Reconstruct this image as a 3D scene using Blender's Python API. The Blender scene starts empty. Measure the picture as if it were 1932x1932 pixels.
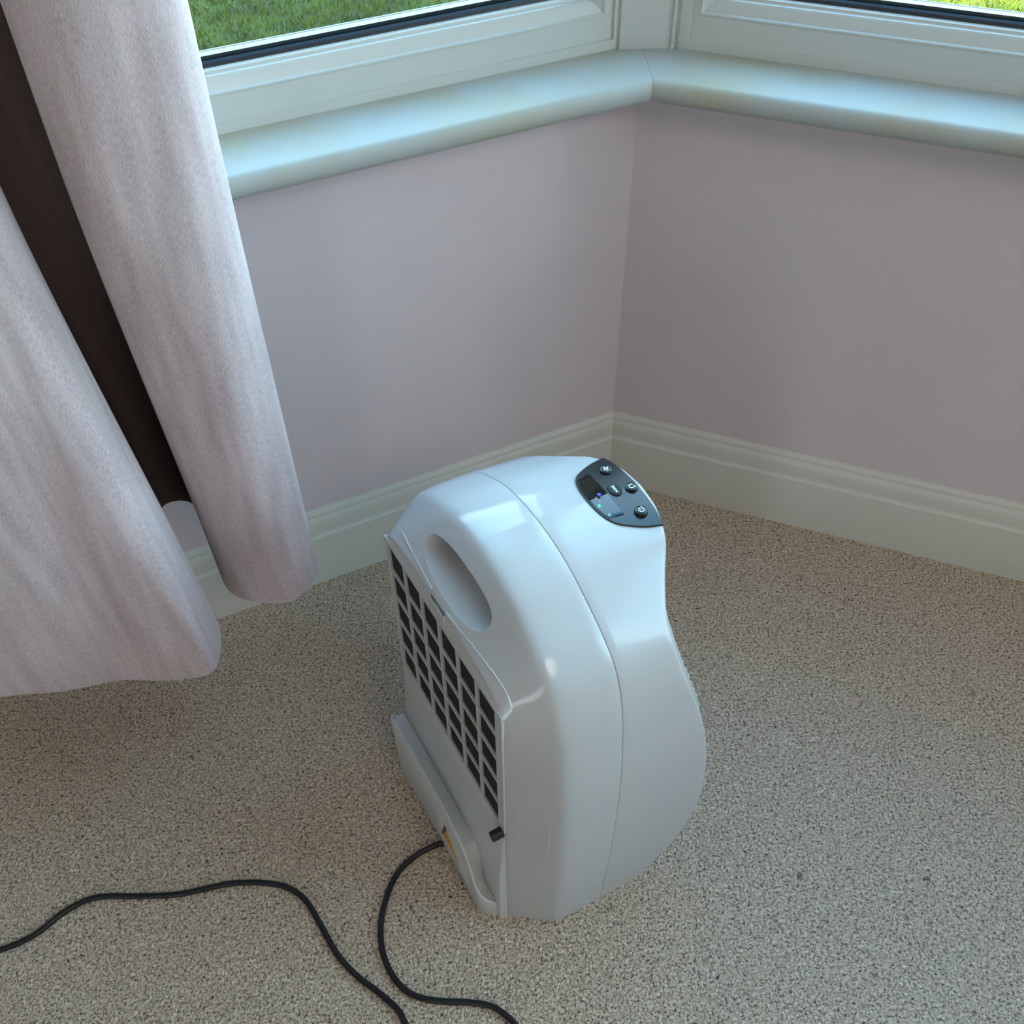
import bpy, bmesh, math, random
import numpy as np
from mathutils import Vector, Matrix
random.seed(7)
SC = bpy.context.scene
COL = SC.collection

# ------------------------------------------------------------------ camera
cam_d = bpy.data.cameras.new('camera')
cam = bpy.data.objects.new('camera', cam_d)
COL.objects.link(cam)
SC.camera = cam
YAW, PIT, ROL = math.radians(2.40331804), math.radians(46.93774276), math.radians(-0.64244331)
FPX = 1975.4452
CAMP = Vector((-0.22157676, -1.2880221, 1.29054994))
fwd = Vector((math.sin(YAW)*math.cos(PIT), math.cos(YAW)*math.cos(PIT), -math.sin(PIT)))
rt = Vector((math.cos(YAW), -math.sin(YAW), 0)); up = rt.cross(fwd)
rt2 = rt*math.cos(ROL) + up*math.sin(ROL); up2 = -rt*math.sin(ROL) + up*math.cos(ROL)
M = Matrix((rt2, up2, -fwd)).transposed().to_4x4(); M.translation = CAMP
cam.matrix_world = M
cam_d.sensor_fit = 'HORIZONTAL'; cam_d.sensor_width = 36.0; cam_d.lens = 36.0*FPX/1932.0
cam_d.clip_start = 0.02; cam_d.clip_end = 200

# ------------------------------------------------------------------ world, sun, portals, exposure
HA = math.radians(67.5)
dL = Vector((-math.sin(HA), -math.cos(HA), 0)); dR = Vector((math.sin(HA), -math.cos(HA), 0))
nL = Vector((-math.cos(HA), math.sin(HA), 0)); nR = Vector((math.cos(HA), math.sin(HA), 0))   # outward
LW, RW, TW = 1.25, 1.15, 1.45            # lengths of the three bay walls
SILL = 0.737; HEAD = 2.12; CEIL = 2.42
w = bpy.data.worlds.new('sky'); SC.world = w; w.use_nodes = True
nt = w.node_tree; nt.nodes.clear()
out = nt.nodes.new('ShaderNodeOutputWorld'); bg = nt.nodes.new('ShaderNodeBackground')
tc = nt.nodes.new('ShaderNodeTexCoord'); sep = nt.nodes.new('ShaderNodeSeparateXYZ'); rmp = nt.nodes.new('ShaderNodeValToRGB')
nt.links.new(tc.outputs['Generated'], sep.inputs[0]); nt.links.new(sep.outputs['Z'], rmp.inputs[0])
rmp.color_ramp.elements[0].position = 0.0; rmp.color_ramp.elements[0].color = (0.74, 0.90, 0.95, 1)
rmp.color_ramp.elements[1].position = 0.80; rmp.color_ramp.elements[1].color = (0.09, 0.24, 0.43, 1)
x_ = rmp.color_ramp.elements.new(0.50); x_.color = (0.50, 0.71, 0.88, 1)
nt.links.new(rmp.outputs[0], bg.inputs[0]); bg.inputs[1].default_value = 14.5
nt.links.new(bg.outputs[0], out.inputs[0])

sd = bpy.data.lights.new('sun', 'SUN'); sd.energy = 60.0; sd.angle = math.radians(0.6); sd.color = (1.0, 0.93, 0.80)
sun = bpy.data.objects.new('sun', sd); COL.objects.link(sun)
EL = math.radians(62)
sv = -nR*math.cos(EL) + Vector((0, 0, math.sin(EL)))          # towards the sun, over the roof from behind the house
sun.rotation_euler = sv.to_track_quat('Z', 'Y').to_euler()
sun.location = (0, -3, 9)

def portal(base, d, n, t0, t1):
    ld = bpy.data.lights.new('window_portal', 'AREA'); ld.shape = 'RECTANGLE'
    ld.size = t1-t0; ld.size_y = HEAD-SILL; ld.cycles.is_portal = True
    o = bpy.data.objects.new('window_portal', ld); COL.objects.link(o)
    c = base + d*((t0+t1)/2) + n*0.12; o.location = (c.x, c.y, (HEAD+SILL)/2)
    o.rotation_euler = n.to_track_quat('Z', 'Y').to_euler()   # -Z points into the room
BR = dR*RW                                                  # far end of the right-hand wall
dT = Vector((math.cos(math.radians(-67.5)), math.sin(math.radians(-67.5)), 0))
dT = (Matrix.Rotation(math.radians(-45), 3, 'Z') @ dR); nT = (Matrix.Rotation(math.radians(-45), 3, 'Z') @ nR)
portal(Vector((0, 0, 0)), dL, nL, 0.05, LW-0.05)
portal(Vector((0, 0, 0)), dR, nR, 0.06, RW-0.06)
portal(BR, dT, nT, 0.06, TW-0.05)

SC.view_settings.view_transform = 'Standard'
SC.view_settings.look = 'None'
SC.view_settings.gamma = 1.0
SC.view_settings.exposure = -0.14
SC.cycles.use_denoising = True
SC.cycles.max_bounces = 14
SC.cycles.diffuse_bounces = 8
SC.cycles.transparent_max_bounces = 16

# ------------------------------------------------------------------ materials
def srgb(r, g, b):
    f = lambda c: (c/255/12.92) if c/255 <= 0.04045 else ((c/255+0.055)/1.055)**2.4
    return (f(r), f(g), f(b), 1)
def mat(name, color, rough=0.5, metal=0.0, spec=0.5, coat=0.0, bump=None, var=None, emit=None, sheen=0.0):
    m = bpy.data.materials.new(name); m.use_nodes = True
    n = m.node_tree.nodes; l = m.node_tree.links; b = n['Principled BSDF']
    b.inputs['Base Color'].default_value = color; b.inputs['Roughness'].default_value = rough
    b.inputs['Metallic'].default_value = metal; b.inputs['Specular IOR Level'].default_value = spec
    b.inputs['Coat Weight'].default_value = coat; b.inputs['Coat Roughness'].default_value = 0.04
    b.inputs['Sheen Weight'].default_value = sheen
    if emit:
        b.inputs['Emission Color'].default_value = emit[0]; b.inputs['Emission Strength'].default_value = emit[1]
    t = n.new('ShaderNodeTexCoord')
    if bump:      # (scale, strength, distance)
        nz = n.new('ShaderNodeTexNoise'); nz.inputs['Scale'].default_value = bump[0]; nz.inputs['Detail'].default_value = 4
        bp = n.new('ShaderNodeBump'); bp.inputs['Strength'].default_value = bump[1]; bp.inputs['Distance'].default_value = bump[2]
        l.new(t.outputs['Object'], nz.inputs['Vector']); l.new(nz.outputs[0], bp.inputs['Height']); l.new(bp.outputs[0], b.inputs['Normal'])
    if var:       # (scale, second colour, low, high)
        nz = n.new('ShaderNodeTexNoise'); nz.inputs['Scale'].default_value = var[0]; nz.inputs['Detail'].default_value = 5
        cr = n.new('ShaderNodeValToRGB'); cr.color_ramp.elements[0].color = var[1]; cr.color_ramp.elements[1].color = color
        cr.color_ramp.elements[0].position = var[2]; cr.color_ramp.elements[1].position = var[3]
        l.new(t.outputs['Object'], nz.inputs['Vector']); l.new(nz.outputs[0], cr.inputs[0]); l.new(cr.outputs[0], b.inputs['Base Color'])
    return m
PAINT = mat('pink_wall_paint', srgb(212, 200, 203), 0.75, bump=(260, 0.10, 0.0006), var=(3.0, srgb(207, 195, 199), 0.35, 0.65))
CEILM = mat('ceiling_paint', srgb(235, 232, 226), 0.9)
GLOSSW = mat('white_gloss_paint', srgb(208, 207, 199), 0.38, bump=(90, 0.06, 0.001), var=(5, srgb(204, 203, 194), 0.3, 0.6))
UPVC = mat('white_upvc', srgb(192, 194, 190), 0.28, spec=0.5)
SILLM = mat('sill_white_paint', srgb(168, 172, 170), 0.5, spec=0.3, bump=(60, 0.07, 0.001), var=(6, srgb(168, 165, 148), 0.36, 0.56))
RUBBER = mat('black_gasket', srgb(26, 34, 44), 0.45)
SPACER = mat('dark_spacer_bar', srgb(20, 40, 50), 0.35)
PLAST = mat('white_plastic', srgb(186, 187, 188), 0.12, spec=0.35)
PLASTM = mat('white_plastic_satin', srgb(196, 198, 198), 0.32, spec=0.5)
BLACKP = mat('black_satin_panel', srgb(22, 26, 30), 0.32, spec=0.6)
BLACKG = mat('black_glossy_lens', srgb(8, 10, 14), 0.06, spec=0.7)
BTN = mat('black_button', srgb(14, 17, 19), 0.35)
FILT = mat('black_filter_mesh', srgb(9, 10, 13), 0.8, bump=(900, 0.5, 0.001))
ICON = mat('white_print', srgb(225, 240, 240), 0.5)
CORDM = mat('black_cord', srgb(13, 15, 20), 0.42)
GREYP = mat('grey_recess_plastic', srgb(104, 112, 118), 0.5)
DARK = mat('dark_gap', srgb(60, 66, 72), 0.7)
LABW = mat('white_sticker', srgb(214, 214, 216), 0.35)
LABY = mat('yellow_sticker', srgb(226, 160, 40), 0.4)
LEDB = mat('blue_led', srgb(60, 70, 250), 0.5, emit=((0.10, 0.12, 1.0, 1), 1.2))
LEDG = mat('green_led', srgb(60, 230, 170), 0.5, emit=((0.05, 0.85, 0.45, 1), 1.2))
LEDW = mat('white_led', srgb(200, 215, 235), 0.5, emit=((0.6, 0.75, 0.9, 1), 0.6))
BRICK = mat('red_brick', srgb(150, 88, 66), 0.9)

def glass_mat():
    m = bpy.data.materials.new('window_glass'); m.use_nodes = True
    n = m.node_tree.nodes; l = m.node_tree.links; n.clear()
    o = n.new('ShaderNodeOutputMaterial'); tr = n.new('ShaderNodeBsdfTransparent'); gl = n.new('ShaderNodeBsdfGlossy')
    mx = n.new('ShaderNodeMixShader'); lw = n.new('ShaderNodeLayerWeight'); pw_ = n.new('ShaderNodeMath'); pw_.operation = 'POWER'; pw_.inputs[1].default_value = 5.0; fr = n.new('ShaderNodeMath'); fr.operation = 'MULTIPLY_ADD'; fr.inputs[1].default_value = 0.92; fr.inputs[2].default_value = 0.045; l.new(lw.outputs['Facing'], pw_.inputs[0]); l.new(pw_.outputs[0], fr.inputs[0])
    tr.inputs[0].default_value = (0.90, 0.96, 0.95, 1); gl.inputs['Roughness'].default_value = 0.0
    l.new(fr.outputs[0], mx.inputs[0]); l.new(tr.outputs[0], mx.inputs[1]); l.new(gl.outputs[0], mx.inputs[2]); l.new(mx.outputs[0], o.inputs[0])
    return m
GLASS = glass_mat()

def carpet_mat():
    m = bpy.data.materials.new('beige_carpet'); m.use_nodes = True
    n = m.node_tree.nodes; l = m.node_tree.links; b = n['Principled BSDF']
    b.inputs['Roughness'].default_value = 0.95; b.inputs['Specular IOR Level'].default_value = 0.1
    b.inputs['Sheen Weight'].default_value = 0.25
    t = n.new('ShaderNodeTexCoord')
    # distort the coordinates so the tufts twist
    wn = n.new('ShaderNodeTexNoise'); wn.inputs['Scale'].default_value = 160; wn.inputs['Detail'].default_value = 2
    vm = n.new('ShaderNodeVectorMath'); vm.operation = 'MULTIPLY_ADD'; vm.inputs[1].default_value = (0.006,)*3
    l.new(t.outputs['Object'], wn.inputs['Vector']); l.new(wn.outputs['Color'], vm.inputs[0]); l.new(t.outputs['Object'], vm.inputs[2])
    v = n.new('ShaderNodeTexVoronoi'); v.inputs['Scale'].default_value = 330; l.new(vm.outputs[0], v.inputs['Vector'])
    n1 = n.new('ShaderNodeTexNoise'); n1.inputs['Scale'].default_value = 310; n1.inputs['Detail'].default_value = 3; n1.inputs['Roughness'].default_value = 0.65
    l.new(vm.outputs[0], n1.inputs['Vector'])
    n2 = n.new('ShaderNodeTexNoise'); n2.inputs['Scale'].default_value = 70; n2.inputs['Detail'].default_value = 3
    l.new(t.outputs['Object'], n2.inputs['Vector'])
    cr = n.new('ShaderNodeValToRGB'); e = cr.color_ramp.elements
    e[0].position = 0.33; e[0].color = srgb(72, 60, 50); e[1].position = 0.70; e[1].color = srgb(252, 235, 216)
    x = e.new(0.42); x.color = srgb(176, 156, 136); x = e.new(0.55); x.color = srgb(227, 208, 186)
    l.new(n1.outputs[0], cr.inputs[0])
    cr2 = n.new('ShaderNodeValToRGB'); e = cr2.color_ramp.elements
    e[0].position = 0.25; e[0].color = (0.38, 0.34, 0.31, 1); e[1].position = 0.37; e[1].color = (1, 1, 1, 1)
    l.new(n2.outputs[0], cr2.inputs[0])
    mx = n.new('ShaderNodeMixRGB'); mx.blend_type = 'MULTIPLY'; mx.inputs[0].default_value = 0.8
    l.new(cr.outputs[0], mx.inputs[1]); l.new(cr2.outputs[0], mx.inputs[2]); l.new(mx.outputs[0], b.inputs['Base Color'])
    ad = n.new('ShaderNodeMath'); ad.operation = 'MULTIPLY_ADD'; ad.inputs[1].default_value = -0.5
    l.new(v.outputs['Distance'], ad.inputs[0]); l.new(n1.outputs[0], ad.inputs[2])
    bp = n.new('ShaderNodeBump'); bp.inputs['Strength'].default_value = 1.0; bp.inputs['Distance'].default_value = 0.0048
    l.new(ad.outputs[0], bp.inputs['Height']); l.new(bp.outputs[0], b.inputs['Normal'])
    return m
CARPET = carpet_mat()

def fabric_mat():
    m = bpy.data.materials.new('dusky_pink_curtain_fabric'); m.use_nodes = True
    n = m.node_tree.nodes; l = m.node_tree.links; b = n['Principled BSDF']
    b.inputs['Roughness'].default_value = 0.85; b.inputs['Specular IOR Level'].default_value = 0.2; b.inputs['Sheen Weight'].default_value = 0.35
    uv = n.new('ShaderNodeTexCoord')
    mp = n.new('ShaderNodeMapping'); mp.inputs['Scale'].default_value = (900, 180, 1); l.new(uv.outputs['UV'], mp.inputs[0])
    nz = n.new('ShaderNodeTexNoise'); nz.inputs['Scale'].default_value = 1.0; nz.inputs['Detail'].default_value = 3; l.new(mp.outputs[0], nz.inputs['Vector'])
    mp2 = n.new('ShaderNodeMapping'); mp2.inputs['Scale'].default_value = (60, 8, 1); l.new(uv.outputs['UV'], mp2.inputs[0])
    nz2 = n.new('ShaderNodeTexNoise'); nz2.inputs['Scale'].default_value = 1.0; nz2.inputs['Detail'].default_value = 4; l.new(mp2.outputs[0], nz2.inputs['Vector'])
    ad = n.new('ShaderNodeMath'); ad.operation = 'MULTIPLY_ADD'; ad.inputs[1].default_value = 0.45; l.new(nz2.outputs[0], ad.inputs[0])
    mu = n.new('ShaderNodeMath'); mu.operation = 'MULTIPLY'; mu.inputs[1].default_value = 0.55; l.new(nz.outputs[0], mu.inputs[0]); l.new(mu.outputs[0], ad.inputs[2])
    cr = n.new('ShaderNodeValToRGB'); e = cr.color_ramp.elements
    e[0].position = 0.36; e[0].color = srgb(172, 157, 161); e[1].position = 0.64; e[1].color = srgb(213, 199, 204)
    l.new(ad.outputs[0], cr.inputs[0]); l.new(cr.outputs[0], b.inputs['Base Color'])
    mp3 = n.new('ShaderNodeMapping'); mp3.inputs['Scale'].default_value = (1, 1, 1); mp3.inputs['Rotation'].default_value = (0, 0, 0.9); l.new(uv.outputs['UV'], mp3.inputs[0])
    wv = n.new('ShaderNodeTexWave'); wv.inputs['Scale'].default_value = 130; wv.inputs['Distortion'].default_value = 1.5; wv.inputs['Detail'].default_value = 2
    l.new(mp3.outputs[0], wv.inputs['Vector'])
    sm = n.new('ShaderNodeMath'); sm.operation = 'MULTIPLY_ADD'; sm.inputs[1].default_value = 0.4; l.new(wv.outputs['Fac'], sm.inputs[0]); l.new(nz.outputs[0], sm.inputs[2])
    bp = n.new('ShaderNodeBump'); bp.inputs['Strength'].default_value = 0.22; bp.inputs['Distance'].default_value = 0.0008
    l.new(sm.outputs[0], bp.inputs['Height']); l.new(bp.outputs[0], b.inputs['Normal'])
    return m
FABRIC = fabric_mat()

def lawn_mat(name, c1, c2, scale):
    m = bpy.data.materials.new(name); m.use_nodes = True
    n = m.node_tree.nodes; l = m.node_tree.links; b = n['Principled BSDF']; b.inputs['Roughness'].default_value = 0.8
    b.inputs['Specular IOR Level'].default_value = 0.2
    t = n.new('ShaderNodeTexCoord'); nz = n.new('ShaderNodeTexNoise'); nz.inputs['Scale'].default_value = scale; nz.inputs['Detail'].default_value = 6
    cr = n.new('ShaderNodeValToRGB'); e = cr.color_ramp.elements; e[0].position = 0.3; e[0].color = c1; e[1].position = 0.7; e[1].color = c2
    l.new(t.outputs['Object'], nz.inputs['Vector']); l.new(nz.outputs[0], cr.inputs[0]); l.new(cr.outputs[0], b.inputs['Base Color'])
    return m
LAWN = lawn_mat('lawn_turf', srgb(34, 46, 10), srgb(66, 78, 16), 6)
BLADE = lawn_mat('grass_blades', srgb(38, 56, 6), srgb(96, 104, 6), 9)

# ------------------------------------------------------------------ mesh helpers
def link(name, verts, faces, m, parent=None, smooth=None, loc=None, uvs=None):
    me = bpy.data.meshes.new(name); me.from_pydata([tuple(v) for v in verts], [], faces); me.validate()
    bm = bmesh.new(); bm.from_mesh(me); bmesh.ops.recalc_face_normals(bm, faces=bm.faces); bm.to_mesh(me); bm.free()
    ms = m if isinstance(m, (list, tuple)) else [m]
    for x in ms: me.materials.append(x)
    if smooth is not None:
        for p in me.polygons: p.use_smooth = True
        me.set_sharp_from_angle(angle=math.radians(smooth))
    o = bpy.data.objects.new(name, me); COL.objects.link(o)
    if loc is not None: o.location = loc
    if parent is not None: o.parent = parent
    return o
def box(x0, x1, y0, y1, z0, z1):
    v = [(x, y, z) for x in (x0, x1) for y in (y0, y1) for z in (z0, z1)]
    return v, [(0, 1, 3, 2), (4, 6, 7, 5), (0, 4, 5, 1), (2, 3, 7, 6), (0, 2, 6, 4), (1, 5, 7, 3)]
class MB:
    def __init__(s): s.v = []; s.f = []
    def add(s, v, f):
        k = len(s.v); s.v += [tuple(p) for p in v]; s.f += [tuple(i+k for i in q) for q in f]; return s
    def box(s, *a): return s.add(*box(*a))
def prism(poly, z0, z1):
    n = len(poly); v = [(p[0], p[1], z0) for p in poly]+[(p[0], p[1], z1) for p in poly]
    f = [tuple(range(n))[::-1], tuple(range(n, 2*n))]+[(i, (i+1) % n, n+(i+1) % n, n+i) for i in range(n)]
    return v, f
def catmull(P, n, closed=False):
    P = [Vector(p) for p in P]; out = []; N = len(P); segs = N if closed else N-1
    for i in range(segs):
        g = (lambda k: P[k % N]) if closed else (lambda k: P[max(0, min(N-1, k))])
        a, b, c, d = g(i-1), g(i), g(i+1), g(i+2)
        for j in range(n):
            t = j/n
            out.append(0.5*((2*b)+(c-a)*t+(2*a-5*b+4*c-d)*t*t+(3*b-a-3*c+d)*t**3))
    if not closed: out.append(P[-1])
    return out
def tube(path, r, seg=12, closed=False):
    path = [Vector(p) for p in path]; v = []; f = []; n = len(path)
    upv = Vector((0, 0, 1))
    for i, p in enumerate(path):
        a = path[max(0, i-1)]; b = path[min(n-1, i+1)]; t = (b-a).normalized()
        s = t.cross(upv).normalized() if abs(t.z) < 0.99 else Vector((1, 0, 0)); u = s.cross(t)
        for k in range(seg):
            an = 2*math.pi*k/seg; v.append(p+s*math.cos(an)*r+u*math.sin(an)*r)
    for i in range(n-1):
        for k in range(seg):
            f.append((i*seg+k, i*seg+(k+1) % seg, (i+1)*seg+(k+1) % seg, (i+1)*seg+k))
    f.append(tuple(range(seg))); f.append(tuple(range((n-1)*seg, n*seg)))
    return v, f
def tagst(o, label=None):
    o['kind'] = 'structure'
    if label: o['label'] = label
    return o
def thing(name, label, cat, loc=(0, 0, 0), rz=0.0):
    o = bpy.data.objects.new(name, None); COL.objects.link(o); o.location = loc; o.rotation_euler = (0, 0, rz)
    o.empty_display_size = 0.05; o['label'] = label; o['category'] = cat
    return o

# ------------------------------------------------------------------ room shell
def W3(base, d, n, t, o, z):           # t along a wall, o into the room, z up
    p = base + d*t - n*o
    return Vector((p.x, p.y, z))
Z0 = Vector((0, 0, 0)); sA = math.sin(HA)
EL_ = dL*LW; ER = BR + dT*TW           # ends of the bay
# main wall plane of the house runs parallel to dR through both bay ends
TH = 0.26
def wall_with_opening(name, base, d, n, length, t0, t1, label, lo_ext=0.0, hi_ext=0.0):
    mb = MB()
    def slab(a, b, z0, z1):
        pts = [base+d*a, base+d*b, base+d*b+n*TH, base+d*a+n*TH]
        if a <= 0.0: pts[3] = base+d*(a-TH*math.tan(math.radians(22.5)))+n*TH
        if b >= length: pts[2] = base+d*(b+TH*math.tan(math.radians(22.5))*hi_ext)+n*TH
        mb.add(*prism([(p.x, p.y) for p in pts], z0, z1))
    slab(0, length, 0, SILL-0.031); slab(0, length, HEAD, CEIL)
    if length-t1 > 0.01: slab(t1, length, SILL-0.031, HEAD)
    return tagst(link(name, mb.v, mb.f, PAINT), label)
wall_with_opening('wall_left', Z0, dL, nL, LW, 0.03, LW-0.06, 'pale pink wall under the left bay window', hi_ext=0.0)
wall_with_opening('wall_right', Z0, dR, nR, RW, 0.03, RW-0.04, 'pale pink wall under the right bay window', hi_ext=1.0)
wall_with_opening('wall_far_right', BR, dT, nT, TW, 0.03, TW-0.06, 'pale pink wall of the third bay side')
def flatwall(name, a, b, n, th=0.2, z0=0.0, z1=CEIL, m=PAINT):
    pts = [a, b, b+n*th, a+n*th]; v, f = prism([(p.x, p.y) for p in pts], z0, z1)
    return tagst(link(name, v, f, m))
A1 = EL_ - dR*1.6; B1 = ER + dR*1.1
DEPTH = 4.2
flatwall('wall_front_left', EL_, A1, nR); flatwall('wall_front_right', ER, B1, nR)
A2 = A1 - nR*DEPTH; B2 = B1 - nR*DEPTH
flatwall('wall_side_left', A1, A2, -dR); flatwall('wall_side_right', B1, B2, dR) 
mb = MB(); WB = (B2-A2).length; G0, G1, GH = 2.6, 3.05, 2.08      # opening added in the unseen back wall to let in fill daylight
for (a, b, z0, z1) in ((0, G0, 0, CEIL), (G1, WB, 0, CEIL), (G0, G1, GH, CEIL)):
    q = [A2+dR*a, A2+dR*b, A2+dR*b-nR*.2, A2+dR*a-nR*.2]; mb.add(*prism([(p.x, p.y) for p in q], z0, z1))
tagst(link('wall_back', mb.v, mb.f, PAINT))
mb = MB()
for a in (G0, (G0+G1)/2-.04, G1-.08):
    q = [A2+dR*a-nR*.04, A2+dR*(a+.08)-nR*.04, A2+dR*(a+.08)-nR*.12, A2+dR*a-nR*.12]; mb.add(*prism([(p.x, p.y) for p in q], 0, GH))
q = [A2+dR*G0-nR*.04, A2+dR*G1-nR*.04, A2+dR*G1-nR*.12, A2+dR*G0-nR*.12]; mb.add(*prism([(p.x, p.y) for p in q], GH-.08, GH)); mb.add(*prism([(p.x, p.y) for p in q], 0, .08))
tagst(link('added_door_1', mb.v, mb.f, UPVC), 'white framed garden doors added in the unseen wall behind the viewer for fill light')
ld = bpy.data.lights.new('added_door_portal', 'AREA'); ld.shape = 'RECTANGLE'; ld.size = G1-G0; ld.size_y = GH; ld.cycles.is_portal = True
lo = bpy.data.objects.new('added_door_portal', ld); COL.objects.link(lo); c_ = A2+dR*((G0+G1)/2)-nR*.16; lo.location = (c_.x, c_.y, GH/2)
lo.rotation_euler = (-nR).to_track_quat('Z', 'Y').to_euler()
def plan(g):        # room plan grown by g: bay trapezium joined to the main room
    P = [Z0+Vector((0, g/sA, 0)), BR+(nR+nT).normalized()*g*1.08, ER+nT*g-nR*0.0, EL_+nL*g-nR*0.0, A1+nR*0-dR*g, A2-nR*g-dR*g, B2-nR*g+dR*g, B1+dR*g]
    return [(p.x, p.y) for p in P]
def slab_plan(name, g, z0, z1, m):
    P = plan(g); v = [(x, y, z0) for x, y in P]+[(x, y, z1) for x, y in P]
    f = []
    for k in (0, 8): f += [(k+0, k+1, k+2, k+3), (k+3, k+2, k+7, k+6, k+5, k+4)]
    f += [(i, (i+1) % 8, 8+(i+1) % 8, 8+i) for i in (0, 1)] + [(3, 0, 8, 11), (2, 7, 15, 10), (7, 6, 14, 15), (6, 5, 13, 14), (5, 4, 12, 13), (4, 3, 11, 12)]
    return tagst(link(name, v, f, m))
slab_plan('floor', 0.17, -0.12, 0.0, CARPET)['label'] = 'beige flecked short pile carpet'
slab_plan('ceiling', 0.2, CEIL, CEIL+0.15, CEILM)

# added fill light: unseen disc on the ceiling behind the viewer, lifts the shadows
FILL_LOC = Vector((0.75, -2.5, CEIL))
lt = thing('added_fill_light', 'added round fill light on the unseen ceiling behind the viewer', 'fill light', FILL_LOC)
def lathe(prof, n=40):
    v = [(r*math.cos(2*math.pi*i/n), r*math.sin(2*math.pi*i/n), z) for r, z in prof for i in range(n)]; f = []
    for j in range(len(prof)-1):
        for i in range(n): f.append((j*n+i, j*n+(i+1) % n, (j+1)*n+(i+1) % n, (j+1)*n+i))
    f.append(tuple(range(n))); f.append(tuple(range((len(prof)-1)*n, len(prof)*n)))
    return v, f
link('fill_base', *lathe([(.49, 0), (.49, -.03), (.475, -.035)]), UPVC, lt, 40)
link('fill_diffuser', *lathe([(.47, -.036), (.46, -.055), (.38, -.07), (.15, -.078), (.02, -.08)]), mat('fill_glow', srgb(250, 246, 238), 0.4, emit=((1.0, 0.93, 0.84, 1), 1.0)), lt, 40)
ld = bpy.data.lights.new('fill_lamp', 'AREA'); ld.shape = 'DISK'; ld.size = 0.95; ld.energy = 18; ld.color = (1.0, 0.93, 0.87)
lo = bpy.data.objects.new('fill_lamp', ld); COL.objects.link(lo); lo.location = FILL_LOC-Vector((0, 0, .09))

# skirting boards: one moulded profile swept along every wall
SK = [(0, 0.0), (0.018, 0.0), (0.018, 0.0985), (0.0176, 0.1005), (0.0165, 0.1018), (0.0145, 0.1028), (0.0136, 0.1045), (0.0133, 0.110), (0.0131, 0.116),
      (0.0124, 0.122), (0.0112, 0.1275), (0.0092, 0.1315), (0.0074, 0.1335), (0.0070, 0.1345), (0.0068, 0.1385), (0.0062, 0.1395), (0.0022, 0.1448), (0.0, 0.1452)]
def skirting(name, base, d, n, length, mit0=1.0, mit1=0.0):
    v = []; k = len(SK); T = math.tan(math.radians(22.5))
    for j, t in enumerate((0.0, length)):
        for (o, z) in SK:
            tt = t + (o*T*mit0 if j == 0 else -o*T*mit1)
            v.append(W3(base, d, n, tt, o, z))
    f = [(i, i+1, k+i+1, k+i) for i in range(k-1)] + [tuple(range(k)), tuple(range(k, 2*k))]
    return tagst(link(name, v, f, GLOSSW, smooth=28))
skirting('baseboard_left', Z0, dL, nL, LW)['label'] = 'white moulded skirting along the left wall'
skirting('baseboard_right', Z0, dR, nR, RW, 1.0, 1.0)['label'] = 'white moulded skirting along the right wall'
skirting('baseboard_far_right', BR, dT, nT, TW)

# windows: nested rectangular loops stepping back from the room face to the glass
FR = [(0.000, -0.030), (0.000, 0.015), (0.0115, 0.015), (0.0122, 0.0185), (0.0405, 0.0190), (0.0415, 0.0175), (0.0435, 0.0175), (0.0448, 0.0205), (0.0560, 0.0265), (0.0580, 0.0290), (0.0586, 0.0330), (0.0615, 0.0340), (0.0626, 0.0400), (0.0640, 0.0430)]
def hside(h): return h if h <= .0125 else (.0125+(h-.0125)*.35 if h <= .0415 else h-.01885)   # stiles are narrower than rails
def rect_loops(mb, base, d, n, t0, t1, loops):
    k0 = len(mb.v)
    for (h, o) in loops:
        g = hside(h)
        for (t, z) in ((t0+g, SILL+h), (t1-g, SILL+h), (t1-g, HEAD-h), (t0+g, HEAD-h)):
            mb.v.append(tuple(W3(base, d, n, t, -o, z)))
    for i in range(len(loops)-1):
        for j in range(4):
            a = k0+i*4+j; b = k0+i*4+(j+1) % 4; mb.f.append((a, b, b+4, a+4))
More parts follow.
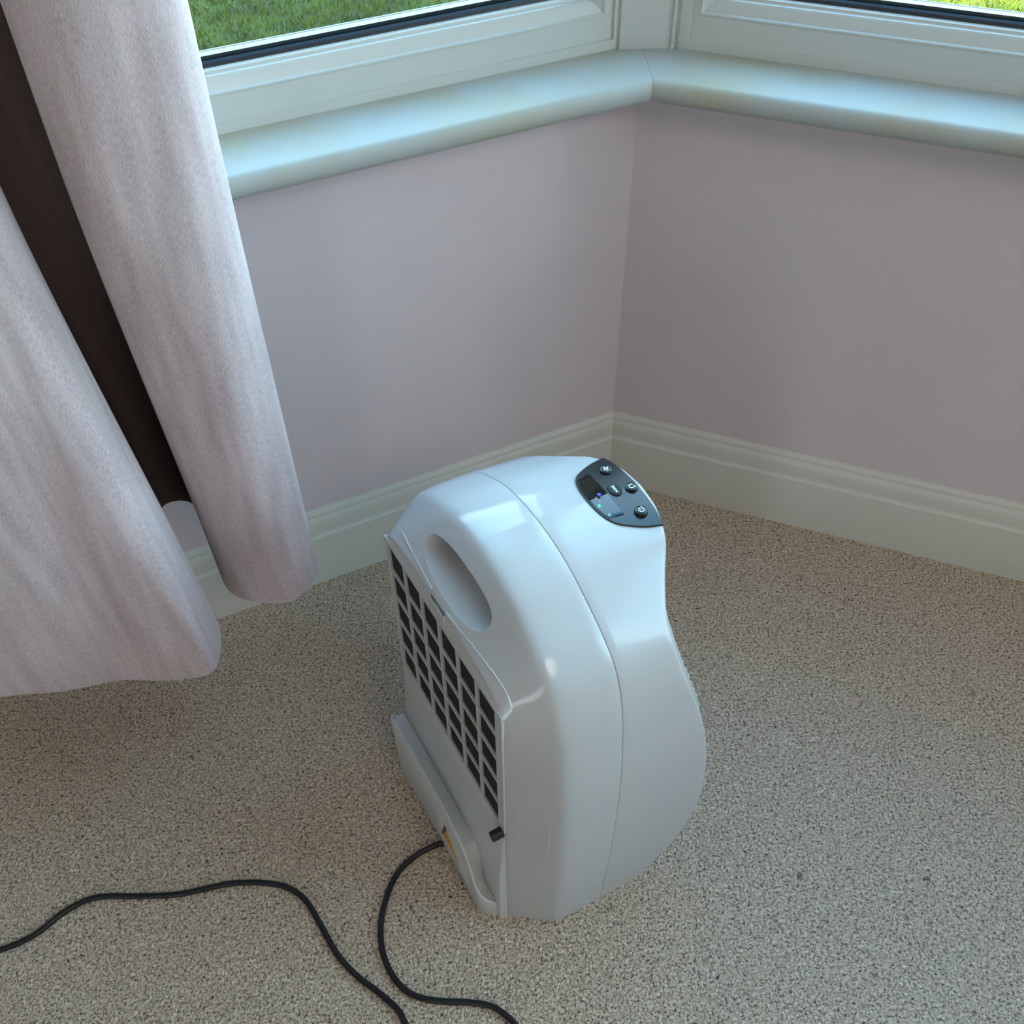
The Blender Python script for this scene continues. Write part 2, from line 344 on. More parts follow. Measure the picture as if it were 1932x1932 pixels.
def window(name, base, d, n, t0, t1, label):
    e = bpy.data.objects.new(name, None); COL.objects.link(e); tagst(e, label)
    c = base+d*((t0+t1)/2); e.location = (c.x, c.y, SILL)
    def lk(nm, mb, m, **k):
        vv = [Vector(p)-e.location for p in mb.v]; return link(nm, vv, mb.f, m, e, **k)
    mb = MB(); rect_loops(mb, base, d, n, t0, t1, [(0.0, 0.085)]+[(h, o) for h, o in FR if o > 0] + [(0.0600, 0.046), (0.0500, 0.085)] )
    lk('window_frame', mb, UPVC, smooth=25)
    mb = MB(); rect_loops(mb, base, d, n, t0, t1, [(0.0610, 0.0400), (0.0630, 0.0395), (0.0665, 0.0405), (0.0685, 0.0440), (0.060, 0.0448)])
    lk('rubber_gasket', mb, RUBBER)
    mb = MB(); rect_loops(mb, base, d, n, t0, t1, [(0.0610, 0.0475), (0.0720, 0.0475), (0.0715, 0.0600), (0.0610, 0.0600)])
    lk('spacer_bar', mb, SPACER)
    mb = MB(); rect_loops(mb, base, d, n, t0, t1, [(0.0600, 0.0625), (0.0712, 0.0625), (0.0716, 0.0640), (0.0560, 0.085)])
    lk('outer_bead', mb, UPVC)
    for oo in (0.0455, 0.0615):
        mb = MB(); h = 0.0615
        g = hside(h); q = [(t0+g, SILL+h), (t1-g, SILL+h), (t1-g, HEAD-h), (t0+g, HEAD-h)]
        v = [W3(base, d, n, t, -o, z) for o in (oo,) for (t, z) in q]
        mb.add(v, [(0, 1, 2, 3)]); lk('glass_pane', mb, GLASS)
    # sill board with bullnose front, mitred at the bay corner
    prof = [(-0.09, SILL-0.030), (0.0655, SILL-0.0305), (0.0735, SILL-0.0295), (0.0795, SILL-0.0260), (0.0830, SILL-0.0200), (0.0840, SILL-0.0130), (0.0825, SILL-0.0060), (0.0790, SILL-0.0015), (0.0745, SILL), (-0.09, SILL)]
    k = len(prof); T = math.tan(math.radians(22.5)); L = {'window_1': LW, 'window_2': RW, 'window_3': TW}[name]
    mb = MB(); v = []
    for j, t in enumerate((0.0, L)):
        for (o, z) in prof:
            m1 = 1.0 if name == 'window_2' else 0.0
            tt = t+(max(o, -0.09)*T+0.00015 if j == 0 else -o*T*m1)
            v.append(W3(base, d, n, tt, o, z))
    mb.add(v, [(i, (i+1) % k, k+(i+1) % k, k+i) for i in range(k)]+[tuple(range(k)), tuple(range(k, 2*k))])
    lk('window_sill', mb, SILLM, smooth=40)
    return e
window('window_1', Z0, dL, nL, 0.022, LW-0.06, 'white framed bay window over the left wall, lawn in shade beyond')
window('window_2', Z0, dR, nR, 0.040, RW-0.04, 'white framed bay window over the right wall, sunlit grass beyond')
window('window_3', BR, dT, nT, 0.05, TW-0.06, 'white framed window of the third bay side')
# corner posts between the windows
def post(name, base, d1, n1, d2, n2, a, b):
    p = [base+d1*a+n1*.011, base+d1*(a-.001)+n1*.09, base+(n1+n2).normalized()*.13, base+d2*(b+.0052)+n2*.09, base+d2*(b+.0052)+n2*.0165, base+d2*b+n2*.0165, base+d2*b+n2*.0095, base+d2*(b-.0005)+n2*.0085, base+d2*(b-.003)+n2*.0085, base+d2*(b-.0035)+n2*.011]
    v, f = prism([(q.x, q.y) for q in p], SILL, HEAD)
    return tagst(link(name, v, f, UPVC))
post('trim_1', Z0, dL, nL, dR, nR, 0.027, 0.0355)['label'] = 'white upright post between the two bay windows'
post('trim_2', BR, -dR, nR, dT, nT, 0.040, 0.050)

# unseen upper house wall, added and sized to shade the near lawn; then the lawn
mb = MB()
pts = [A1-dR*2.5+nR*0.21, B1+dR*3+nR*0.21, B1+dR*3-nR*0.09, A1-dR*2.5-nR*0.09]
mb.add(*prism([(p.x, p.y) for p in pts], CEIL+0.16, 6.15))
tagst(link('house_shade_wall', mb.v, mb.f, BRICK))
LAWN_Z = -0.25
v, f = prism([(-14, -14.0), (14, -14.0), (14, 14), (-14, 14)], LAWN_Z-0.1, LAWN_Z)
g = link('lawn', v, f, LAWN); tagst(g, 'green lawn outside the windows')
# the grass blades that show through the glass
rng = np.random.default_rng(3)
NB = 90000
bx = rng.uniform(-1.9, 2.6, NB); by = rng.uniform(1.7, 3.9, NB); h = rng.uniform(0.010, 0.030, NB); an = rng.uniform(0, 2*np.pi, NB)
lx = rng.normal(0, 0.012, NB); ly = rng.normal(0, 0.012, NB); wd = rng.uniform(0.0015, 0.003, NB)
vv = np.zeros((NB, 3, 3))
vv[:, 0, 0] = bx-np.cos(an)*wd; vv[:, 0, 1] = by-np.sin(an)*wd; vv[:, 1, 0] = bx+np.cos(an)*wd; vv[:, 1, 1] = by+np.sin(an)*wd
vv[:, 2, 0] = bx+lx; vv[:, 2, 1] = by+ly; vv[:, 0, 2] = LAWN_Z-0.002; vv[:, 1, 2] = LAWN_Z-0.002; vv[:, 2, 2] = LAWN_Z+h
me = bpy.data.meshes.new('grass'); me.vertices.add(NB*3); me.vertices.foreach_set('co', vv.reshape(-1))
me.loops.add(NB*3); me.loops.foreach_set('vertex_index', np.arange(NB*3)); me.polygons.add(NB)
me.polygons.foreach_set('loop_start', np.arange(0, NB*3, 3)); me.update(calc_edges=True); me.materials.append(BLADE)
go = bpy.data.objects.new('grass', me); COL.objects.link(go); go['kind'] = 'stuff'; go['label'] = 'short green grass blades of the lawn outside the windows'; go['category'] = 'grass'

# ------------------------------------------------------------------ curtain
kb = [(.590, .118), (.566, .135), (.556, .166), (.561, .190), (.602, .214), (.640, .192), (.668, .163), (.672, .130), (.668, .088), (.676, .045), (.698, .028), (.718, .032), (.724, .070),
      (.718, .130), (.704, .175), (.699, .225), (.717, .276), (.745, .280), (.812, .243), (.868, .231), (.916, .222), (.963, .205), (1.03, .165), (1.06, .11), (1.10, .09), (1.15, .13), (1.20, .16)]
kt = [(.590, .120), (.566, .135), (.557, .165), (.570, .190), (.602, .202), (.642, .200), (.680, .184), (.695, .160), (.690, .128), (.694, .104), (.712, .097), (.732, .097), (.750, .100),
      (.762, .108), (.760, .116), (.753, .126), (.760, .146), (.786, .166), (.835, .180), (.880, .182), (.930, .176), (.980, .160), (1.03, .135), (1.06, .115), (1.10, .105), (1.15, .13), (1.20, .15)]
ZR = [0.215, 0.235, 0.26, 0.30, 0.35, 0.41, 0.48, 0.55, 0.62, 0.68, 0.735, 0.80, 0.88, 0.97, 1.1, 1.3, 1.6, 1.9, 2.28]
rows = []
for z in ZR:
    s = min(1.0, (z-0.215)/0.60); s2 = s*s*(3-2*s)*0.35+s*0.65
    P = [((a[0]*(1-s2)+b[0]*s2), (a[1]*(1-s2)+b[1]*s2)) for a, b in zip(kb, kt)]
    rows.append(catmull([(p[0], p[1], 0) for p in P], 9))
n = len(rows[0]); verts = []; faces = []; uv = []
arc = [0.0]
for i in range(1, n): arc.append(arc[-1]+(rows[0][i]-rows[0][i-1]).length)
for j, z in enumerate(ZR):
    for i in range(n):
        t, o = rows[j][i].x, rows[j][i].y
        lift = 0.055*max(0.0, min(1.0, (0.12-rows[0][i].y)/0.06)) if t > 0.62 and t < 0.9 else 0.0
        zz = z + lift*max(0.0, 1-(z-0.215)/0.35) + (0.004*math.sin(arc[i]*23) if j < 3 else 0)
        if z > 0.66: o = max(o, 0.094)
        o += 0.0018*math.sin(arc[i]*60+z*9) + 0.0012*math.sin(arc[i]*31-z*14)
        verts.append(W3(Z0, dL, nL, t, o, zz)); uv.append((arc[i], zz))
for j in range(len(ZR)-1):
    for i in range(n-1):
        a = j*n+i; faces.append((a, a+1, a+n+1, a+n))
cur0 = W3(Z0, dL, nL, 0.8, 0.16, 0.215)
cu = link('curtain', [q-cur0 for q in verts], [fc for k_, fc in enumerate(faces) if not 64 <= k_ % (n-1) < 129], FABRIC, smooth=180, loc=cur0)
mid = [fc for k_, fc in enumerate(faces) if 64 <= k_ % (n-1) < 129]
cu['label'] = 'long dusky pink fabric curtain hanging in folds in front of the left bay window'; cu['category'] = 'curtain'
ul = cu.data.uv_layers.new(name='UVMap')
for lp in cu.data.loops: ul.data[lp.index].uv = uv[lp.vertex_index]
fold_ob = link('dark_fold', [q-cur0 for q in verts], mid, mat('brown_cloth', srgb(92, 78, 76), 0.95, spec=0.1, bump=(700, 0.2, 0.0006)), cu, smooth=180)  # faces of the deep fold get a darker brown cloth colour
fold_ob['label'] = 'dark brown cloth in the deep fold'
for c_ in (cu, fold_ob):
    bm = bmesh.new(); bm.from_mesh(c_.data); bmesh.ops.delete(bm, geom=[x for x in bm.verts if not x.link_faces], context='VERTS'); bm.to_mesh(c_.data); bm.free()
    md = c_.modifiers.new('thick', 'SOLIDIFY'); md.thickness = 0.004; md.offset = 0
    md = c_.modifiers.new('sub', 'SUBSURF'); md.levels = 1; md.render_levels = 2
# pole the curtain hangs from, above the frame of view
pole = link('curtain_pole', *tube([W3(Z0, dL, nL, 0.25, 0.135, 2.29), W3(Z0, dL, nL, 1.22, 0.135, 2.29)], 0.012), mat('pole_metal', srgb(190, 190, 190), 0.3, 1.0), smooth=40)
pole['label'] = 'thin metal curtain pole above the left bay window'; pole['category'] = 'curtain pole'

# ------------------------------------------------------------------ dehumidifier
OO = Vector((-0.1651428, -0.77635247, 0.0)); ANG = math.radians(26.3)
Dv = Vector((math.cos(ANG), math.sin(ANG), 0)); Wv = Vector((-math.sin(ANG), math.cos(ANG), 0))
D0, W0 = 0.08, 0.16
Ub = OO + Dv*D0 + Wv*W0
unit = thing('dehumidifier', 'white plastic portable dehumidifier with black air grille standing on the carpet', 'dehumidifier', Ub, ANG)
def U(name, verts, faces, m, smooth=None, parent=None):       # verts given as (d, w, z) measured from the near rear corner
    return link(name, [Vector((q[0]-D0, q[1]-W0, q[2])) for q in verts], faces, m, parent or unit, smooth)
WC = 0.16
Sk = [(-.008, 0.0), (-.010, .012), (-.015, .10), (-.0185, .20), (-.0185, .30), (-.0145, .365), (-.006, .428), (.009, .470), (.031, .493), (.060, .511), (.092, .527), (.125, .536), (.160, .539)]
Ik = [(.030, 0.0), (.029, .012), (.028, .10), (.028, .20), (.028, .30), (.028, .37), (.0285, .42), (.034, .452), (.050, .468), (.078, .475), (.105, .478), (.132, .479), (.160, .479)]
def full(keys, n=8):
    h = catmull([(a, b, 0) for a, b in keys], n)
    h[-1] = Vector((keys[-1][0], keys[-1][1], 0))
    pts = [(p.x, p.y) for p in h]
    return pts + [(2*WC-x, y) for x, y in pts[-2::-1]]
SO, IO = full(Sk), full(Ik)
NP = len(SO); MID = NP//2
def ring(f, zs=.539, inset=0.0):
    k_ = (zs-.4)/.139            # zs = height of the crown; only the arch above 0.4 m is stretched
    r = [((1-f)*a[0]+f*b[0], ((1-f)*a[1]+f*(b[1] if b[1] < .4 else .4+(b[1]-.4)*k_))) for a, b in zip(IO, SO)]
    if inset:
        out = []
        for i, p in enumerate(r):
            a = r[max(0, i-1)]; b = r[min(NP-1, i+1)]; tx, ty = b[0]-a[0], b[1]-a[1]; L = math.hypot(tx, ty) or 1
            out.append((p[0]+ty/L*inset, p[1]-tx/L*inset if i not in (0, NP-1) else p[1]))
        r = out
    return r
def shell(rings, cap0, cap1):
    v = []; f = []
    for (dd, r) in rings:
        v += [((dd[i] if isinstance(dd, list) else dd), r[i][0], r[i][1]) for i in range(NP)]
    for j in range(len(rings)-1):
        for i in range(NP-1):
            a = j*NP+i; f.append((a, a+1, a+NP+1, a+NP))
        a = j*NP; f.append((a, a+NP, a+2*NP-1, a+NP-1))       # underside
    def cap(off):
        for i in range(MID):
            a, b = off+i, off+NP-1-i
            if i == MID-1: f.append((a, a+1, b))
            else: f.append((a, a+1, b-1, b))
    if cap0: cap(0)
    if cap1: cap((len(rings)-1)*NP)
    return v, f
R = [(-.0300, ring(0.0, inset=.003)), (-.0350, ring(0.0, inset=.002)), (-.0365, ring(0.01, inset=0.0)), (-.0355, ring(0.05))]
for d_, f_ in ((-.030, .15), (-.022, .32), (-.013, .50), (-.006, .645), (.000, .765), (.004, .84), (.0065, .880), (.009, .912), (.012, .938), (.017, .962), (.025, .982), (.036, .995), (.050, 1.0), (.062, 1.0), (.0735, 1.0)):
    R.append((d_, ring(f_, .543+.004*max(0, min(1, (.075-d_)/.065)))))
R.append((.0743, ring(1.0, .543, .0002))); R.append((.0746, ring(1.0, .543, .0007)))
v, f = shell(R, True, True)
rear = U('rear_shell', v, f, PLAST, 50)
# handle recess cut into the sloping rear shoulder
u_ = Vector((.594, 0, .804)); n_ = Vector((-.804, 0, .594)); cen = Vector((-.0165, .158, .506))
def slot_ring(hw, up_, dn, depth, tip=0.0, N=48):
    out = []
    for k in range(N):
        a = 2*math.pi*k/N; ca, sa = math.cos(a), math.sin(a)
        x = math.copysign(abs(ca)**0.62, ca)*hw
        y = math.copysign(abs(sa)**0.9, sa)*(up_ if sa > 0 else dn)*(1-.20*max(0.0, ca))
        out.append(cen+Vector((0, 1, 0))*x+u_*y+n_*depth)
    return out
rs = [slot_ring(.069, .0250, .0265, .020), slot_ring(.0665, .0215, .0240, .0035), slot_ring(.0650, .0195, .0225, -.0005), slot_ring(.0635, .0185, .0205, -.004), slot_ring(.0610, .0170, .0150, -.016), slot_ring(.0570, .0150, .0060, -.028), slot_ring(.0520, .0120, -.001, -.033)]
v = [p for r in rs for p in r]; N = 48; f = []
for j in range(len(rs)-1):
    for k in range(N): f.append((j*N+k, j*N+(k+1) % N, (j+1)*N+(k+1) % N, (j+1)*N+k))
f.append(tuple(range(N))); f.append(tuple(range((len(rs)-1)*N, len(rs)*N)))
cut = U('slot_cutter', v, f, PLAST, 50)
bpy.context.view_layer.update()
def apply_bool(target, cutter, ang=50):
    md = target.modifiers.new('cut', 'BOOLEAN'); md.operation = 'DIFFERENCE'; md.object = cutter; md.solver = 'EXACT'
    bpy.context.view_layer.update()
    dg = bpy.context.evaluated_depsgraph_get(); me = bpy.data.meshes.new_from_object(target.evaluated_get(dg))
    target.modifiers.clear(); target.data = me
    for p in me.polygons: p.use_smooth = True
    me.set_sharp_from_angle(angle=math.radians(ang)); bpy.data.objects.remove(cutter, do_unlink=True)
apply_bool(rear, cut, 38)

# front shell: the same arch pushed forward to an S-shaped profile
PZ = [(0.0, .138), (.01, .144), (.031, .156), (.059, .179), (.09, .191), (.132, .199), (.168, .2005), (.205, .1985), (.267, .192), (.311, .184), (.367, .170), (.405, .158), (.435, .149), (.462, .1435), (.480, .1435), (.490, .148), (.503, .162), (.511, .173), (.520, .187), (.526, .194), (.5285, .200), (.535, .203)]
def dfront(z):
    for (z0, d0), (z1, d1) in zip(PZ, PZ[1:]):
        if z <= z1:
            t = max(0, (z-z0)/(z1-z0)); t = t; return d0*(1-t)+d1*t
    return PZ[-1][1]
zz_ = np.linspace(0, .53, 531); dd_ = np.array([dfront(z) for z in zz_]); kk = np.exp(-(np.arange(-14, 15)/4.0)**2); kk /= kk.sum()
dsm = np.convolve(np.pad(dd_, 14, mode='edge'), kk, mode='valid')
def df(z): return float(np.interp(z, zz_, dsm))
base = ring(1.0, .529)
R = [(.0748, ring(1.0, .543, .0007)), (.0751, ring(1.0, .543, .0002)), (.0760, ring(1.0, .543, 0))]
for t in (.12, .25, .38, .5, .62, .74, .86, .95):
    r = ring(1.0, .543-.014*t); R.append(([.076+t*(df(p[1])-.0035-.076) for p in base], r))
for inset, back_ in ((0, .0035), (.0004, .0020), (.0012, .0008), (.0026, 0.0)):
    r = ring(1.0, .529, inset); R.append(([df(p[1])-back_ for p in base], r))
v, f = shell(R, False, False)
off = (len(R)-1)*NP; last = R[-1][1]; MC = 14
grid = {}
for i in range(MID+1):
    a = last[i]; b = last[NP-1-i]
    for k in range(MC+1):
        if k == 0: grid[i, k] = off+i
        elif k == MC: grid[i, k] = off+NP-1-i
        else:
            s = k/MC; wx = a[0]*(1-s)+b[0]*s; v.append((df(base[i][1])+.0035*(1-(2*s-1)**2)*min(1, (b[0]-a[0])/.15), wx, a[1])); grid[i, k] = len(v)-1
for i in range(MID):
    for k in range(MC):
        if i == MID-1:
            if k == 0 or True:
                q = [grid[i, k], grid[i, k+1], off+MID]; f.append(tuple(q))
        else: f.append((grid[i, k], grid[i, k+1], grid[i+1, k+1], grid[i+1, k]))
f.append(tuple(range(NP)))
front = U('front_shell', v, f, PLAST, 50)
def ztop(w_, d_=.165):
    xs = [p[0] for p in base]; zs = [p[1] for p in base]
    z = float(np.interp(w_, xs[NP//8:NP-NP//8], zs[NP//8:NP-NP//8]))
    return .4+(z-.4)*(.143-.014*min(1, max(0, (d_-.076)/.122)))/.129

# air outlet in the hollow of the front
hz = [p[1] for p in base[:MID]]; hw = [p[0] for p in base[:MID]]
def edge_w(z): return float(np.interp(z, hz, hw))+.010
mb = MB()
for i in range(10):
    zc = .372+i*.0118; dc = df(zc); w0 = edge_w(zc+.002)+.003
    mb.box(dc-.004, dc+.0062, w0, .320-w0, zc-.0020, zc+.0020)
U('air_outlet', mb.v, mb.f, PLASTM)
LZ = [.356+(.492-.356)*i/22 for i in range(23)]
loop_o = [(edge_w(z), z) for z in LZ]+[(.320-edge_w(z), z) for z in LZ[::-1]]
cz = .424
loop_i = [((w_-.16)*.955+.16, (z_-cz)*.93+cz) for w_, z_ in loop_o]
n = len(loop_o); v = [(df(z_)-.004, w_, z_) for w_, z_ in loop_o]+[(df(z_)+.0048, w_, z_) for w_, z_ in loop_o]+[(df(z_)+.0052, w_, z_) for w_, z_ in loop_i]+[(df(z_)-.004, w_, z_) for w_, z_ in loop_i]
f = [(j*n+i, j*n+(i+1) % n, ((j+1) % 4)*n+(i+1) % n, ((j+1) % 4)*n+i) for j in range(4) for i in range(n)]
U('outlet_frame', v, f, PLAST, 40)

# rear filter panel: openings 6 x 5
GW0, GW1, GZ0, GZ1 = .041, .279, .2305, .4495
mb = MB(); bar = .0052
nw, nz_ = 6, 5; pw = (GW1-GW0+bar)/nw; pz = (GZ1-GZ0+bar)/nz_
ws = [.0275]; 
for i in range(nw): ws += [GW0+i*pw, GW0+i*pw+pw-bar]
ws.append(.2885)
zs = [.2245]
for i in range(nz_): zs += [GZ0+i*pz, GZ0+i*pz+pz-bar]
zs.append(.4560)
DF, DB = -.0385, -.0355
vid = {}
def gv(i, j, k):
    if (i, j, k) not in vid:
        vid[i, j, k] = len(mb.v); mb.v.append(((DF, DB)[k], ws[i], zs[j]))
    return vid[i, j, k]
nI, nJ = len(ws)-1, len(zs)-1
hole = lambda i, j: i % 2 == 1 and j % 2 == 1
for i in range(nI):
    for j in range(nJ):
        if hole(i, j):
            q = [(i, j), (i+1, j), (i+1, j+1), (i, j+1)]
            for a in range(4):
                p0, p1 = q[a], q[(a+1) % 4]; mb.f.append((gv(*p0, 0), gv(*p1, 0), gv(*p1, 1), gv(*p0, 1)))
        else:
            for k in (0, 1): mb.f.append((gv(i, j, k), gv(i+1, j, k), gv(i+1, j+1, k), gv(i, j+1, k)))
for i in range(nI):
    for j in (0, nJ): mb.f.append((gv(i, j, 0), gv(i+1, j, 0), gv(i+1, j, 1), gv(i, j, 1)))
for j in range(nJ):
    for i in (0, nI): mb.f.append((gv(i, j, 0), gv(i, j+1, 0), gv(i, j+1, 1), gv(i, j, 1)))
# top strip lying flush on the sloping shoulder, with a thumb notch in the middle
strip = [(-.0375, .2885, .450), (-.0290, .2870, .4570), (-.0255, .2840, .4635), (-.0250, .279, .471), (-.0250, .271, .4765), (-.027, .256, .4815), (-.029, .243, .4835), (-.032, .207, .485), (-.0345, .1755, .4845),
         (-.0378, .1750, .4740), (-.0378, .1435, .4740), (-.0350, .1430, .4840), (-.0345, .131, .4840), (-.031, .094, .4845), (-.0275, .061, .4805), (-.0262, .052, .478), (-.025, .044, .4745), (-.0248, .036, .469), (-.0250, .030, .4625), (-.0300, .0285, .458), (-.0375, .0275, .452)]
k0 = len(mb.v)
for (d_, w_, z_) in strip:
    wl_ = min(max(w_, .0275), .2885); zl = min(.4555, z_-.002); d_ = max(d_, -.0378)
    mb.v += [(DF, wl_, zl), (d_*.5+DF*.5-.0016, wl_*.5+w_*.5, zl*.5+z_*.5+.0008), (d_-.0012, w_, z_+.0006), (d_+.003, w_, z_-.0012), (DB, wl_, zl-.002)]
for i in range(len(strip)-1):
    for k in range(5):
        a = k0+i*5+k; b = k0+i*5+(k+1) % 5; mb.f.append((a, b, b+5, a+5))
mb.f.append(tuple(range(k0, k0+5))); mb.f.append(tuple(range(len(mb.v)-5, len(mb.v))))
fp = U('filter_panel', mb.v, mb.f, PLASTM, 30)
U('filter_mesh', *box(-.0362, -.0345, .036, .284, .226, .456), FILT, parent=None)

# lower back of the body, behind the tank
def rbox(prof, w0, w1, r=.01):
    """profile (d,z) swept along w with rounded ends"""
    v = []; f = []; st = [(w0, r), (w0+r*.3, r*.28), (w0+r, 0), (w1-r, 0), (w1-r*.3, r*.28), (w1, r)]; k = len(prof)
    for (w_, ins) in st: v += [(d_+ins*(1 if d_ < -.035 else 0), w_, z_) for d_, z_ in prof]
    for j in range(len(st)-1):
        for i in range(k): f.append((j*k+i, j*k+(i+1) % k, (j+1)*k+(i+1) % k, (j+1)*k+i))
    f.append(tuple(range(k))); f.append(tuple(range((len(st)-1)*k, len(st)*k)))
    return v, f
prof = [(-.028, .0), (-.0480, .0), (-.0480, .004), (-.0470, .110), (-.0440, .150), (-.0405, .195), (-.0385, .218), (-.0370, .2225), (-.028, .2235)]
low = U('lower_back_panel', *rbox(prof, .0285, .2915, .008), PLASTM, 40)
# water tank with raised grip lip
def twd(w_):
    x = min(w_-.036, .288-w_); return max(0.0, x)
stations = [.036, .038, .042, .047, .053, .060, .068, .077, .087, .100, .12, .14, .16, .18, .20, .218, .234, .247, .257, .264, .270, .276, .281, .285, .287, .288]
v = []; f = []; k = 9
for w_ in stations:
    xn = w_-.036; xf = .288-w_; x = min(xn, xf)
    cr = .016*max(0, 1-xn/.020)**2.2 + .005*max(0, 1-xf/.010)**2
    do = -.0660+cr+.0015*max(0, 1-abs(w_-.16)/.12)
    zt = float(np.interp(xn, [0, .004, .010, .016, .024, .034, .046, .064, .09, .21, .236, .252], [.040, .043, .052, .066, .085, .104, .118, .127, .130, .131, .128, .122]))
    zi = float(np.interp(xn, [0, .018, .030, .036, .044, .21, .252], [.036, .038, .040, .060, .108, .112, .112]))
    zi = min(zi, zt-.003)
    v += [(-.0472, w_, 0.0), (do+.0015, w_, 0.0), (do, w_, .004), (do-.0008, w_, zt*.5), (do-.0020, w_, zt-.0012), (do-.0012, w_, zt), (do+.0012, w_, zt-.0005), (do+.0020, w_, zi+.001), (-.0465, w_, zi)]
for j in range(len(stations)-1):
    for i in range(k): f.append((j*k+i, j*k+(i+1) % k, (j+1)*k+(i+1) % k, (j+1)*k+i))
f.append(tuple(range(k))); f.append(tuple(range((len(stations)-1)*k, len(stations)*k)))
tank = U('water_tank', v, f, PLASTM, 40)
# sticker on the tank
def sticker(name, poly, m, eps):
    def dd(w_, z_):
        zt = .13; return -.0672+.0015*max(0, 1-abs(w_-.16)/.12)-eps
    vv_ = [(dd(*q), q[0], q[1]) for q in poly]; vb = [(q[0]+.0006, q[1], q[2]) for q in vv_]; n = len(poly)
    return U(name, vv_+vb, [tuple(range(n)), tuple(range(n, 2*n))]+[(i, (i+1) % n, n+(i+1) % n, n+i) for i in range(n)], m, parent=tank)

# drain plug and its recess
def disc(cd, cw, cz, rw, rz, d0, d1, n=28):
    v = [(dd, cw+rw*math.cos(2*math.pi*i/n), cz+rz*math.sin(2*math.pi*i/n)) for dd in (d0, d1) for i in range(n)]
    return v, [tuple(range(n)), tuple(range(n, 2*n))]+[(i, (i+1) % n, n+(i+1) % n, n+i) for i in range(n)]
c1 = U('cutter', *disc(0, .0305, .2110, .0165, .0150, -.0600, -.0400), GREYP)
bpy.context.view_layer.update(); apply_bool(low, c1, 40)
plug = U('drain_plug', *disc(0, .0335, .2195, .0062, .0064, -.0515, -.0385, 10), mat('black_rubber', srgb(12, 15, 18), 0.6), 30)

# faint raised round-cornered cover on the near rear corner
FT = [(-.036, 0.02), (-.030, .15), (-.022, .32), (-.013, .50), (-.006, .645), (.000, .765), (.004, .84)]
def band(d_, z_, off_):
    f_ = float(np.interp(d_, [q[0] for q in FT], [q[1] for q in FT]))
    wi = float(np.interp(z_, [p[1] for p in IO[:MID]], [p[0] for p in IO[:MID]])); wo = float(np.interp(z_, [p[1] for p in SO[:MID]], [p[0] for p in SO[:MID]]))
    return (d_-.72*off_, wi*(1-f_)+wo*f_-.69*off_, z_)
v = []; f = []; N = 44
for (rr, off_) in ((1.0, -.0002), (.975, .0001), (.91, .0003), (.7, .0003), (.4, .0003)):
    for k_ in range(N):
        a = 2*math.pi*k_/N; ca, sa = math.cos(a), math.sin(a)
        x = math.copysign(abs(ca)**.55, ca); y = math.copysign(abs(sa)**.55, sa)
        v.append(band(-.0160+.0150*x*rr, .240+.072*y*rr, off_))
v.append(band(-.0160, .240, .0003))
for j in range(4):
    for k_ in range(N): f.append((j*N+k_, j*N+(k_+1) % N, (j+1)*N+(k_+1) % N, (j+1)*N+k_))
for k_ in range(N): f.append((4*N+k_, 4*N+(k_+1) % N, 5*N))
U('side_cover', v, f, PLAST, 60)

# ---- control panel inlaid at the front of the top
half = [(.1935, 0), (.1927, .022), (.1910, .042), (.1885, .0548), (.178, .0530), (.167, .0498), (.156, .0448), (.146, .0390), (.139, .0305), (.1345, .0170), (.1330, 0)]
hp = []
for seg in (half[:4], half[3:]):
    c_ = catmull([(a, b, 0) for a, b in seg], 6); hp += [(p.x, p.y) for p in c_[(1 if hp else 0):]]
outl = [(d_, .161+w_) for d_, w_ in hp] + [(d_, .161-w_) for d_, w_ in hp[-2:0:-1]]
def topz(d_, w_): return ztop(w_, d_ or .165)
def slabtop(name, outline, h0, h1, m, parent=unit, bev=.0006, cx=None):
    n = len(outline); cx = cx or (sum(p[0] for p in outline)/n, sum(p[1] for p in outline)/n)
    v = []; 
    def rg(sc, h): return [((p[0]-cx[0])*sc+cx[0], (p[1]-cx[1])*sc+cx[1], topz((p[0]-cx[0])*sc+cx[0], (p[1]-cx[1])*sc+cx[1])+h) for p in outline]
    rgs = [rg(1, h0), rg(1, h1-bev), rg(1-.012, h1)] + [rg(s, h1) for s in (.85, .65, .45, .25)]
    for r in rgs: v += r
    v.append((cx[0], cx[1], topz(cx[0], cx[1])+h1)); f = []
    for j in range(len(rgs)-1):
        for i in range(n): f.append((j*n+i, j*n+(i+1) % n, (j+1)*n+(i+1) % n, (j+1)*n+i))
    for i in range(n): f.append(((len(rgs)-1)*n+i, (len(rgs)-1)*n+(i+1) % n, len(v)-1))
    f.append(tuple(range(n)))
    return U(name, v, f, m, 35, parent)
panel = slabtop('control_panel', outl, -.003, .0014, BLACKP)
